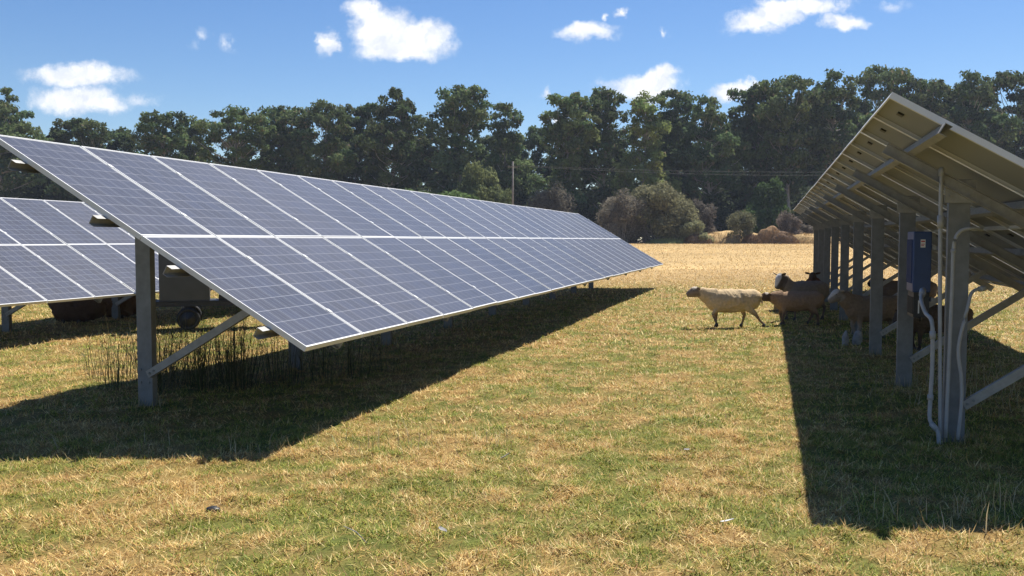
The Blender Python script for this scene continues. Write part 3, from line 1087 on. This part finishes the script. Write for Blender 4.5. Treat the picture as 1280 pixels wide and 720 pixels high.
rock('stone', 'pale upright stone in the shade, left one of the pair under the panels', (5.02, 13.7), (.075, .05, .15), stone_m, 'stone', 'pale stones in the shade', .25, 1)
rock('stone', 'pale upright stone in the shade, right one of the pair under the panels', (5.22, 13.75), (.085, .05, .15), stone_m, 'stone', 'pale stones in the shade', -.2, 2)
rock('plastic_cap', 'small black lump lying on the grass in front of the middle row', (-1.735, 5.23), (.042, .034, .020), black_pl, 'litter', None, 0, 3, .016)
LEAFSPOT = [(858, 568, 'pale curled dead leaf on the grass left of the right-hand shadow'), (909, 661, 'whitish dead leaf on the grass near the corner of the right-hand shadow'),
            (632, 574, 'pale dead leaf on the grass in the middle of the aisle'), (553, 672, 'small pale dead leaf in the foreground grass below the middle row'),
            (443, 678, 'thin pale dry stick lying in the foreground grass')]
for i, (px, py, lb) in enumerate(LEAFSPOT):
    d = pix_dir(px, py); t_ = CAM_H / -d.z
    x, y = d.x * t_, d.y * t_
    m = MB()
    if i < 4:
        n = 6; vs = []; fs = []
        for k in range(n + 1):
            u_ = k / n; wv = .016 * math.sin(math.pi * min(1, u_ * .94 + .03)) ** .7
            vs += [((u_ - .5) * .075, -wv, .012 * u_ * u_ + .008 * (1 - .2)), ((u_ - .5) * .075, 0, .012 * u_ * u_), ((u_ - .5) * .075, wv, .012 * u_ * u_ + .008)]
        for k in range(n):
            b = k * 3
            fs += [(b, b + 1, b + 4, b + 3), (b + 1, b + 2, b + 5, b + 4)]
        m.add(vs, fs, 0, True)
        o = m.build('dead_leaf', white_m if i == 1 else stone_m)
        cat = 'leaf'
    else:
        m.loft([(-.09, 0, 0), (0, .012, .01), (.1, 0, .006)], [.002, .003, .0015], 6)
        o = m.build('dry_stick', stone_m); cat = 'stick'
    o.location = (x, y, gzf(x, y) + .03)
    o.rotation_euler = (random.uniform(-.4, .4), random.uniform(-.3, .3), random.uniform(0, 6))
    tag(o, lb, cat)

# ------------------------------------------------------------------ weeds


def weeds():
    P = []; L = []; Wd = []; T = []; C = []; K = []
    rg = np.random.default_rng(11)
    # patches of tall stems round the near post: (x, y, spread, count, height)
    AZ = []
    for (x, y, sp, n, h) in [(-4.05, 9.25, .10, 46, .8), (-3.95, 9.75, .12, 60, .95), (-4.3, 10.0, .12, 30, .6), (-3.16, 9.3, .10, 110, .95), (-3.02, 9.75, .14, 120, 1.0),
                             (-2.82, 9.5, .10, 70, .8), (-2.62, 10.0, .13, 70, .95), (-3.3, 10.2, .10, 50, .75), (-2.35, 9.7, .08, 40, .6), (-2.2, 10.3, .12, 46, .85),
                             (-1.85, 10.5, .12, 46, .9), (-1.55, 10.9, .12, 40, .8), (-2.0, 9.8, .07, 22, .5), (-3.62, 9.25, .09, 90, .9), (-3.42, 9.7, .12, 100, 1.0), (-3.75, 9.9, .10, 60, .85), (-4.6, 9.9, .07, 16, .45), (-3.5, 8.9, .06, 20, .4)]:
        ox = rg.normal(0, 1, n); oy = rg.normal(0, 1, n)
        xx = x + ox * sp; yy = y + oy * sp
        P.append(np.stack([xx, yy, gz(xx, yy)], -1))
        L.append(h * (.3 + .75 * rg.random(n))); Wd.append(.003 + .005 * rg.random(n))
        T.append(np.abs(np.hypot(ox, oy) * R(9) + rg.normal(0, R(5), n))); K.append(rg.normal(R(10), R(12), n))
        AZ.append(np.arctan2(oy, ox) + rg.normal(0, .4, n))
        pal = np.array([[.045, .055, .022], [.08, .08, .035], [.06, .085, .028], [.20, .17, .09]])
        C.append(pal[rg.integers(0, 4, n)])
    P = np.concatenate(P); L = np.concatenate(L); Wd = np.concatenate(Wd); T = np.concatenate(T); C = np.concatenate(C); K = np.concatenate(K)
    # seed heads as short fatter blades near the tips
    az = np.concatenate(AZ)
    hd = np.stack([np.cos(az), np.sin(az), np.zeros(len(P))], -1)
    tip = P + (hd * np.sin(T)[:, None] + np.array([0, 0, 1]) * np.cos(T)[:, None]) * (L * .62)[:, None]
    k = rg.random(len(P)) < .45
    reps = []
    for j in range(3):
        q = tip[k] + rg.normal(0, .015, (k.sum(), 3)) + np.array([0, 0, -.08 + .07 * j])
        reps.append(q)
    Q = np.concatenate(reps); n2 = len(Q)
    P = np.concatenate([P, Q]); L = np.concatenate([L, .05 + .05 * rg.random(n2)]); Wd = np.concatenate([Wd, .004 + .004 * rg.random(n2)])
    T = np.concatenate([T, .3 + rg.random(n2) * 1.0]); K = np.concatenate([K, np.zeros(n2)]); C = np.concatenate([C, np.tile([.05, .042, .028], (n2, 1))])
    az = np.concatenate([az, rg.random(n2) * 6.283])
    me = blades_mesh('tall_weeds', P, L, Wd, az, T, K, C); me.materials.append(grass_m)
    tag(obj('tall_weeds', me), 'tall dark dry weed stems growing round the near post of the middle row', 'weeds', None, 'stuff')
    # taller pale grass stalks along the shadow edges and in the shade
    P = []; L = []
    for (x, y, sp, n, h) in [(-1.0, 6.75, .35, 34, .17), (-.65, 6.9, .3, 30, .20), (-1.9, 6.7, .35, 30, .15), (-2.9, 6.65, .4, 26, .14), (-.2, 7.1, .2, 14, .15),
                             (2.1, 5.05, .25, 22, .16), (2.5, 5.1, .3, 26, .18), (2.95, 5.15, .2, 14, .2), (3.3, 5.2, .12, 8, .42), (4.9, 9.3, .7, 150, .26), (5.6, 10.2, .8, 160, .28), (4.5, 8.6, .4, 50, .22)]:
        xx = x + rg.normal(0, sp, n); yy = y + rg.normal(0, sp * .35, n)
        P.append(np.stack([xx, yy, gz(xx, yy)], -1)); L.append(h * (.5 + .9 * rg.random(n)))
    for T0, ins, k0, cnt in ((TL, .69, .95, 4), (TR, .66, 1.30, 5)):
        for i in range(cnt):
            q = Vector((T0.x, T0.y, 0)) + NN * ins + U * (k0 + i * 2.736)
            xx = q.x + rg.normal(0, .11, 90); yy = q.y + rg.normal(0, .09, 90)
            P.append(np.stack([xx, yy, gz(xx, yy)], -1)); L.append(.11 * (.4 + 1.0 * rg.random(90)))
    P = np.concatenate(P); L = np.concatenate(L); n = len(P)
    pal = np.array([[.42, .34, .19], [.22, .24, .09], [.5, .42, .26]])
    me = blades_mesh('tall_grass', P, L, .003 + .004 * rg.random(n), rg.random(n) * 6.283, np.abs(rg.normal(0, R(28), n)), rg.normal(R(12), R(20), n), pal[rg.integers(0, 3, n)])
    me.materials.append(grass_m)
    tag(obj('tall_grass', me), 'sparse tall grass stalks along the edges of the shadows', 'grass', None, 'stuff')


weeds()

# ------------------------------------------------------------------ trees


def quads_mesh(name, C, Nrm, size, col, mats, extra=None, aspect=1.8):
    """leaf quads at C with normals; extra: MB with the woody parts (material 1)"""
    n = len(C)
    rg = np.random.default_rng(n)
    r = rg.normal(size=(n, 3))
    a = np.cross(Nrm, r); a /= np.linalg.norm(a, axis=1)[:, None] + 1e-9
    b = np.cross(Nrm, a)
    s = size[:, None]
    # kite shaped leaves-sprays
    v = np.stack([C - a * s * aspect / 2, C - b * s * .5 - a * s * .1, C + a * s * aspect / 2, C + b * s * .5 + a * s * .15], 1).reshape(-1, 3).astype(np.float32)
    me = bpy.data.meshes.new(name)
    me.vertices.add(n * 4); me.vertices.foreach_set('co', v.ravel())
    me.loops.add(n * 4); me.loops.foreach_set('vertex_index', np.arange(n * 4, dtype=np.int32))
    me.polygons.add(n)
    me.polygons.foreach_set('loop_start', np.arange(0, n * 4, 4, dtype=np.int32))
    me.polygons.foreach_set('loop_total', np.full(n, 4, np.int32))
    me.update(calc_edges=True)
    set_col(me, np.repeat(col, 4, axis=0))
    for m in mats: me.materials.append(m)
    return me


def gum_tree(seed, H=18.0, W=4.6, base=0.22, nl=64, leaves=17000, open_=0.57, leafsize=.24, tone=(.108, .145, .058)):
    """returns (trunk mesh, crown mesh): a gum with foliage in lobes at the ends of limbs"""
    rg = np.random.default_rng(seed)
    # trunk path
    lean = rg.normal(0, .05, 2)
    tp = [(0, 0, -.3)]
    x = y = 0.0
    for i in range(1, 7):
        z = H * .72 * i / 6
        x += lean[0] * H / 6 + rg.normal(0, .14); y += lean[1] * H / 6 + rg.normal(0, .14)
        tp.append((x, y, z))
    tp = bezier_path(tp, 3)
    m = MB()
    r0 = .34 * H / 18
    m.loft(tp, [r0 * (1 - .78 * i / (len(tp) - 1)) for i in range(len(tp))], 8)
    # lobes
    lob = []
    tries = 0
    while len(lob) < nl and tries < 4000:
        tries += 1
        t = rg.random() ** .8
        z = H * (base + (1 - base) * t)
        prof = max(.2, 1 - abs((t - .50) / .53) ** 2.8) ** .5 * (.72 + .28 * math.sin(t * 5 + seed))
        ang = rg.random() * 6.283
        rad = W * prof * math.sqrt(rg.random()) * (1 + .18 * math.sin(3 * ang + seed))
        c = np.array([rad * math.cos(ang) + lean[0] * z, rad * math.sin(ang) + lean[1] * z, z - .4])
        sz = (0.85 + 1.1 * rg.random()) * (1.1 - .2 * t)
        if all(np.linalg.norm((c - l[0]) * np.array([1, 1, 1.25])) > open_ * (sz + l[1]) for l in lob):
            lob.append((c, sz))
    Cc = []; Nn = []; Cl = []
    tot = sum(l[1] ** 2 for l in lob)
    tone = np.array(tone)
    for c, sz in lob:
        # limb from trunk
        zt = max(H * .12, min(H * .68, c[2] - .35 * math.hypot(c[0], c[1]) - .5))
        k = min(range(len(tp)), key=lambda i: abs(tp[i].z - zt))
        p0 = tp[k]
        p2 = Vector(c); mid = p0.lerp(p2, .55) + Vector((rg.normal(0, .25), rg.normal(0, .25), -.25))
        rr = r0 * .30 * (1 - .5 * zt / H)
        m.loft(bezier_path([p0, mid, p2], 3), [rr * (1 - .13 * q) for q in range(7)], 5)
        n = int(leaves * sz ** 2 / tot)
        # several sub-sprays in the lobe
        ns = 6
        sub = rg.normal(size=(ns, 3)); sub /= np.linalg.norm(sub, axis=1)[:, None]
        sub = c + sub * np.array([1, 1, .6]) * sz * .62
        w = rg.integers(0, ns, n)
        g = rg.normal(size=(n, 3)); g /= np.linalg.norm(g, axis=1)[:, None]
        rad = rg.random(n) ** .45
        P = sub[w] + g * (rad * sz * .58)[:, None] * np.array([1, 1, .62])
        nr = g * .5 + rg.normal(size=(n, 3)) * .6 + np.array([0, 0, .5])
        nr /= np.linalg.norm(nr, axis=1)[:, None]
        Cc.append(P); Nn.append(nr)
        v = rg.normal(0, .20)
        base_c = tone * (1 + v) * np.array([1 + rg.normal(0, .07), 1, 1 + rg.normal(0, .05)])
        cc = base_c * (0.75 + .5 * rg.random(n))[:, None]
        cc[rg.random(n) < .05] = [.20, .17, .10]
        Cl.append(cc)
    C = np.concatenate(Cc); N = np.concatenate(Nn); col = np.clip(np.concatenate(Cl), 0.01, 1)
    size = leafsize * (.6 + .8 * rg.random(len(C)))
    crown = quads_mesh('crown', C, N, size, col, [leaf_m])
    tr = m.mesh('trunk'); tr.materials.append(bark_m)
    return tr, crown


def shrub(seed, H, W, leaves, leafsize, tone, stems=7, nl=26):
    rg = np.random.default_rng(seed)
    m = MB()
    Cc = []; Nn = []; Cl = []
    lob = []
    for i in range(nl):
        ang = rg.random() * 6.283; t = rg.random() ** .7
        rad = W * math.sqrt(rg.random()) * (math.sqrt(max(.05, 1 - (t * .92) ** 2)))
        lob.append((np.array([rad * math.cos(ang), rad * math.sin(ang), H * (.1 + .78 * t)]), (.20 + .16 * rg.random()) * W))
    for i, (c, sz) in enumerate(lob):
        if i < stems * 3:
            p2 = Vector(c); a = Vector((rg.normal(0, W * .08), rg.normal(0, W * .08), -.1))
            m.loft(bezier_path([a, a.lerp(p2, .5) + Vector((0, 0, -.12 * H * .3)), p2], 3), [.05 * H / 4 * (1 - .12 * q) for q in range(7)], 5)
        n = int(leaves / nl)
        g = rg.normal(size=(n, 3)); g /= np.linalg.norm(g, axis=1)[:, None]
        P = c + g * (rg.random(n) ** .5 * sz * 1.25)[:, None]
        P[:, 2] = np.abs(P[:, 2])
        nr = g * .5 + rg.normal(size=(n, 3)) * .6 + np.array([0, 0, .4]); nr /= np.linalg.norm(nr, axis=1)[:, None]
        Cc.append(P); Nn.append(nr)
        Cl.append(np.array(tone) * (1 + rg.normal(0, .12)) * (.7 + .6 * rg.random(n))[:, None])
    C = np.concatenate(Cc)
    crown = quads_mesh('foliage', C, np.concatenate(Nn), leafsize * (.6 + .8 * rg.random(len(C))), np.clip(np.concatenate(Cl), .01, 1), [leaf_m])
    st = m.mesh('stems'); st.materials.append(bark_m)
    return st, crown


GUMS = [gum_tree(s, **kw) for s, kw in [
    (1, dict(W=4.4, nl=66)), (2, dict(W=4.9, nl=72)), (3, dict(W=4.0, nl=60, open_=.55)),
    (4, dict(W=5.6, nl=72, base=.3, open_=.6)), (5, dict(W=4.6, nl=66, base=.16)), (6, dict(W=5.2, nl=60, base=.34, open_=.66)),
    (7, dict(W=4.3, nl=66, base=.12, tone=(.150, .190, .062)))]]


def place_tree(px, top, Y, variant, label, group, wscale=1.0, rz=None, names=('trunk', 'crown'), meshes=None, H0=18.0, name='gum_tree', cat='tree'):
    X = (px - 640.0) / FPX * Y
    g = gzf(X, Y)
    zt = CAM_H + (300.0 - top) / FPX * Y
    h = (zt - g)
    s = h / H0
    root = empty(name, (X, Y, g), rz if rz is not None else random.uniform(0, 6.28))
    root.scale = (s * wscale, s * wscale, s)
    tag(root, label, cat, group)
    ms = meshes or GUMS[variant]
    for nm, me in zip(names, ms):
        o = bpy.data.objects.new(nm, me); COL.objects.link(o); o.parent = root
    return root


FR = 'tall gum trees in the front of the tree line'
FRONT = [
    (18, 108, 118, 5, 'broad round-topped gum tree at the far left edge, above the middle row', 0.72),
    (72, 148, 124, 2, 'low gum tree right of the round-topped one at the left edge', .85),
    (112, 150, 120, 0, 'rounded gum tree directly below the double cloud at the left', .85),
    (158, 160, 126, 4, 'small gum tree just left of where the tree line steps up at the left', .9),
    (205, 142, 118, 1, 'dense gum tree above the third upper panel from the left', .82),
    (243, 148, 124, 6, 'gum tree between the small step in the tree line and the gap left of centre', .8),
    (296, 140, 118, 3, 'gum tree with a rounded crown above the fourth and fifth upper panels', .8),
    (352, 133, 122, 1, 'gum tree just left of the pair below the big cloud', .85),
    (398, 127, 118, 4, 'dark gum tree left of the tallest left-centre tree', .8),
    (432, 130, 126, 2, 'slim gum tree squeezed left of the tree with a yellowish top', .8),
    (487, 108, 117, 5, 'tall gum tree with a yellowish top right below the big cloud', .68),
    (572, 108, 119, 1, 'tall broad gum tree right of the yellowish one, centre left', .78),
    (638, 130, 123, 0, 'shorter gum tree standing behind the utility pole', .75),
    (702, 122, 118, 2, 'slim gum tree just right of the small gap in the centre', .78),
    (752, 112, 121, 4, 'gum tree whose top touches the left end of the low centre cloud', .7),
    (806, 118, 117, 6, 'gum tree standing behind the big grey-green bush', .75),
    (850, 112, 122, 0, 'gum tree between the two low clouds right of centre', .72),
    (895, 120, 118, 5, 'gum tree in front of the small cloud left of the tall group', .75),
    (948, 112, 123, 2, 'gum tree with a lighter trunk left of the tall open-crowned group', .72),
    (985, 98, 117, 3, 'tall gum with layered open limbs, left of the pair above the right row', .66),
    (1048, 90, 119, 5, 'tallest open-crowned gum, left of the peak of the right panel row', .72),
    (1112, 88, 124, 3, 'gum tree rising directly behind the peak of the right panel row', .62),
    (1162, 100, 119, 1, 'gum tree left of the bright gap above the right panel row', .62),
    (1222, 90, 118, 5, 'tall gum tree right of the bright gap above the right panel row', .68),
    (1275, 92, 122, 3, 'gum tree at the far right edge of the view', .7),
    (1335, 95, 118, 4, 'gum tree just outside the right edge of the view', .7),
]
for px, top, Y, v, lb, ws in FRONT:
    place_tree(px, top, Y, v, lb, FR, ws * 1.2)
# second rank
ORD = ['first', 'second', 'third', 'fourth', 'fifth', 'sixth', 'seventh', 'eighth', 'ninth', 'tenth']
BKL = 'dark gum tree standing behind the front rank of the tree line'
for i in range(34):
    px = -40 + i * 42 + random.uniform(-12, 12)
    tops = np.interp(px, [f_[0] for f_ in FRONT], [f_[1] for f_ in FRONT])
    place_tree(px, tops + random.uniform(24, 60), random.uniform(131, 142), random.randrange(7), BKL, 'gum trees behind the front rank', .8)

# understorey shrubs closing the foot of the tree line
UND = [shrub(31, 5, 2.8, 6500, .22, (.050, .068, .034)), shrub(32, 5, 3.0, 6500, .22, (.060, .080, .034)), shrub(33, 5, 2.6, 6000, .2, (.075, .085, .05))]
for i in range(42):
    px = -30 + i * 33 + random.uniform(-10, 10)
    place_tree(px, random.uniform(246, 272), random.uniform(113, 119) + (4 if i % 2 else 0), 0, 'dark understorey shrub at the foot of the tree line', 'understorey shrubs below the gum trees', 1.15,
               names=('stems', 'foliage'), meshes=UND[i % 3], H0=5.0, name='shrub', cat='shrub')

for i in range(24):
    px = -20 + i * 58 + random.uniform(-14, 14)
    place_tree(px, random.uniform(222, 240), random.uniform(126, 130), 0, 'dark understorey shrub at the foot of the tree line', 'understorey shrubs below the gum trees', 1.25,
               names=('stems', 'foliage'), meshes=UND[i % 3], H0=5.0, name='shrub', cat='shrub')

# named bushes in front of the trees
BIG = shrub(41, 6, 3.6, 30000, .15, (.20, .19, .105), nl=46)
BRN = shrub(42, 6, 3.2, 24000, .12, (.205, .185, .145), nl=40)
YEL = shrub(43, 6, 2.8, 15000, .17, (.165, .185, .075), nl=34)
LGR = shrub(44, 5, 2.4, 14000, .17, (.105, .165, .05), nl=30)
SML = shrub(45, 3, 2.0, 7000, .12, (.22, .22, .12), nl=22)
GRY = shrub(46, 3, 1.7, 6000, .10, (.25, .215, .175), nl=20)
for (px, top, Y, ms, H0, ws, lb) in [
    (822, 233, 102, BIG, 6, 1.02, 'big rounded grey-green bush in front of the trees, right of the middle row'),
    (779, 241, 101, BRN, 6, .95, 'brownish grey bush joined to the left side of the big grey-green bush'),
    (600, 206, 108, YEL, 6, .62, 'yellow-green small tree above the middle panel row, left of the utility pole'),
    (626, 235, 107, YEL, 6, .7, 'lower yellow-green bush between the small tree and the utility pole'),
    (690, 232, 109, BRN, 6, .8, 'greyish bush showing above the far end of the middle row'),
    (560, 240, 100, LGR, 5, 1.6, 'low green bush just showing over the top edge of the middle row'),
    (515, 238, 101, LGR, 5, 1.3, 'low green bush farther left over the top edge of the middle row'),
    (960, 226, 108, LGR, 5, .72, 'bright green tall bush near the far tip of the right row'),
    (935, 262, 106, LGR, 5, .9, 'small green bush left of the bright green tall bush'),
    (927, 266, 100, SML, 3, .8, 'small olive shrub in front of the green bushes'),
    (984, 266, 101, GRY, 3, .8, 'small grey leafless shrub beside the tip of the right row'),
    (876, 252, 104, GRY, 3, .75, 'pinkish grey dead shrub right of the big grey-green bush'),
    (868, 278, 99, SML, 3, 1.0, 'low scrubby shrub at the right foot of the big grey-green bush'),
    (735, 282, 100, SML, 3, 1.2, 'low scrub at the left foot of the brownish bush'),
    (1003, 280, 104, GRY, 3, 1.1, 'low grey scrub partly behind the far posts of the right row'),
]:
    place_tree(px, top, Y, 0, lb, 'bushes in front of the tree line', ws, names=('stems', 'foliage'), meshes=ms, H0=float(H0), name='bush', cat='bush')

# straw-covered mounds at the field edge


def mound(px, Y, w, h, col, label, name='mound', tufts=1400):
    X = (px - 640.0) / FPX * Y
    n = 26
    vs = []; fs = []
    for i in range(n + 1):
        for k in range(n + 1):
            a = (i / n * 2 - 1); b = (k / n * 2 - 1)
            r = math.hypot(a, b)
            z = h * max(0, 1 - r * r) ** .8 * (.75 + .7 * float(fbm(a * 2 + px, b * 2, 1.4, 4))) - .12
            vs.append((a * w, b * w * .6, z))
    for i in range(n):
        for k in range(n):
            q = i * (n + 1) + k
            fs.append((q, q + n + 1, q + n + 2, q + 1))
    m = MB(); m.add(vs, fs, 0, True)
    me = m.mesh(name)
    set_col(me, np.repeat(np.array([col]), len(me.vertices), 0) * (.8 + .4 * np.random.default_rng(px).random((len(me.vertices), 1))))
    me.materials.append(mound_m)
    root = empty(name, (X, Y, gzf(X, Y)))
    tag(root, label, 'mound', 'straw mounds along the field edge')
    obj('heap', me, None, root)
    rg = np.random.default_rng(px + 1)
    a = rg.random(tufts) * 6.283; rr = np.sqrt(rg.random(tufts))
    x = rr * np.cos(a); y = rr * np.sin(a)
    z = h * np.maximum(0, 1 - rr * rr) ** .8 * .95
    P = np.stack([x * w, y * w * .6, z - .08], -1)
    bm = blades_mesh('dry_grass', P, .12 + .28 * rg.random(tufts), .03 + .04 * rg.random(tufts), rg.random(tufts) * 6.283, rg.random(tufts) * 1.1, rg.normal(0, .4, tufts),
                     np.array(col) * (.7 + .7 * rg.random((tufts, 1))))
    bm.materials.append(grass_m)
    obj('dry_grass', bm, None, root)


STR = (.42, .29, .135); BRW = (.19, .125, .075)
mound(872, 98.5, 1.7, 1.0, BRW, 'brown weedy mound nearest the big grey-green bush')
mound(893, 101, 3.4, 1.15, STR, 'long low straw mound right of the brown weedy one')
mound(925, 100.5, 2.6, .95, STR, 'low straw mound below the small olive shrub')
mound(939, 98.0, 1.1, .95, BRW, 'small dark brown mound in the middle of the field edge')
mound(963, 99.0, 2.0, 1.7, (.26, .165, .085), 'tallest rusty brown mound, left of the far posts')
mound(979, 98.0, 1.7, 1.2, BRW, 'dark mound touching the right side of the tallest mound')
mound(1004, 100.0, 3.0, 1.1, STR, 'straw mound partly hidden by the far posts of the right row')
mound(838, 99.5, 2.8, .55, (.30, .30, .12), 'flat greenish mound at the foot of the big bush')
mound(908, 103.5, 6.5, 1.3, STR, 'long straw bank behind the other mounds')
mound(1040, 101.0, 3.2, 1.0, STR, 'straw mound behind the right row posts')
mound(1150, 101.0, 5.2, 1.0, STR, 'wide straw mound seen beyond the right row')

# power line in front of the trees


def utility_pole(px, Y, ztop, label):
    X = (px - 640.0) / FPX * Y
    g = gzf(X, Y)
    root = empty('utility_pole', (X, Y, g))
    tag(root, label, 'pole', 'poles of the power line')
    h = ztop - g
    m = MB(); m.loft([(0, 0, -.3), (0, 0, h * .5), (0, 0, h)], [.13, .11, .09], 10)
    m.build('mast', pole_m, root)
    m = MB(); m.bar((-.55, -.14, h - .6), (.55, -.14, h - .6), .06, .08)
    m.build('crossarm', pole_m, root)
    for xx in (-.48, .48):
        i = MB(); i.loft([(xx, -.14, h - .558), (xx, -.14, h - .50), (xx, -.14, h - .42)], [.03, .04, .02], 8)
        i.build('insulator', darkbox, root)
    return Vector((X, Y - .14, ztop - .42))


YW = 99.0
zt = CAM_H + (300 - 203) / FPX * YW
a = utility_pole(641, YW, zt, 'slim weathered utility pole standing in front of the centre gum trees')
b = utility_pole(1360, YW, zt, 'weathered utility pole outside the frame beyond the right row')
for s_, lb in ((-.48, 'left overhead wire strung between the utility poles'), (.48, 'right overhead wire strung between the utility poles')):
    m = MB()
    p = []
    for k in range(25):
        t_ = k / 24
        q = a.lerp(b, t_) + Vector((s_, 0, -.9 * 4 * t_ * (1 - t_) + (s_ * .35 * math.sin(math.pi * t_))))
        p.append(q)
    m.loft(p, .007, 5)
    o = m.build('overhead_wire', wire_m)
    tag(o, lb, 'wire', 'overhead wires')

# ------------------------------------------------------------------ air
hz = MB(); hz.bx(-610, 610, -110, 810, -1.2, 26.0)
hm = bpy.data.materials.new('haze'); hm.use_nodes = True
ht = NT(hm.node_tree); ht.n.clear()
pv = ht.node('ShaderNodeVolumePrincipled', inp={'Color': (0.72, 0.82, 1.0, 1), 'Density': 0.00030, 'Anisotropy': 0.2})
ho = ht.node('ShaderNodeOutputMaterial'); ht.l.new(pv.outputs[0], ho.inputs['Volume'])
tag(hz.build('haze', hm), 'thin pale blue summer haze over the paddock and trees', 'haze', None, 'stuff')
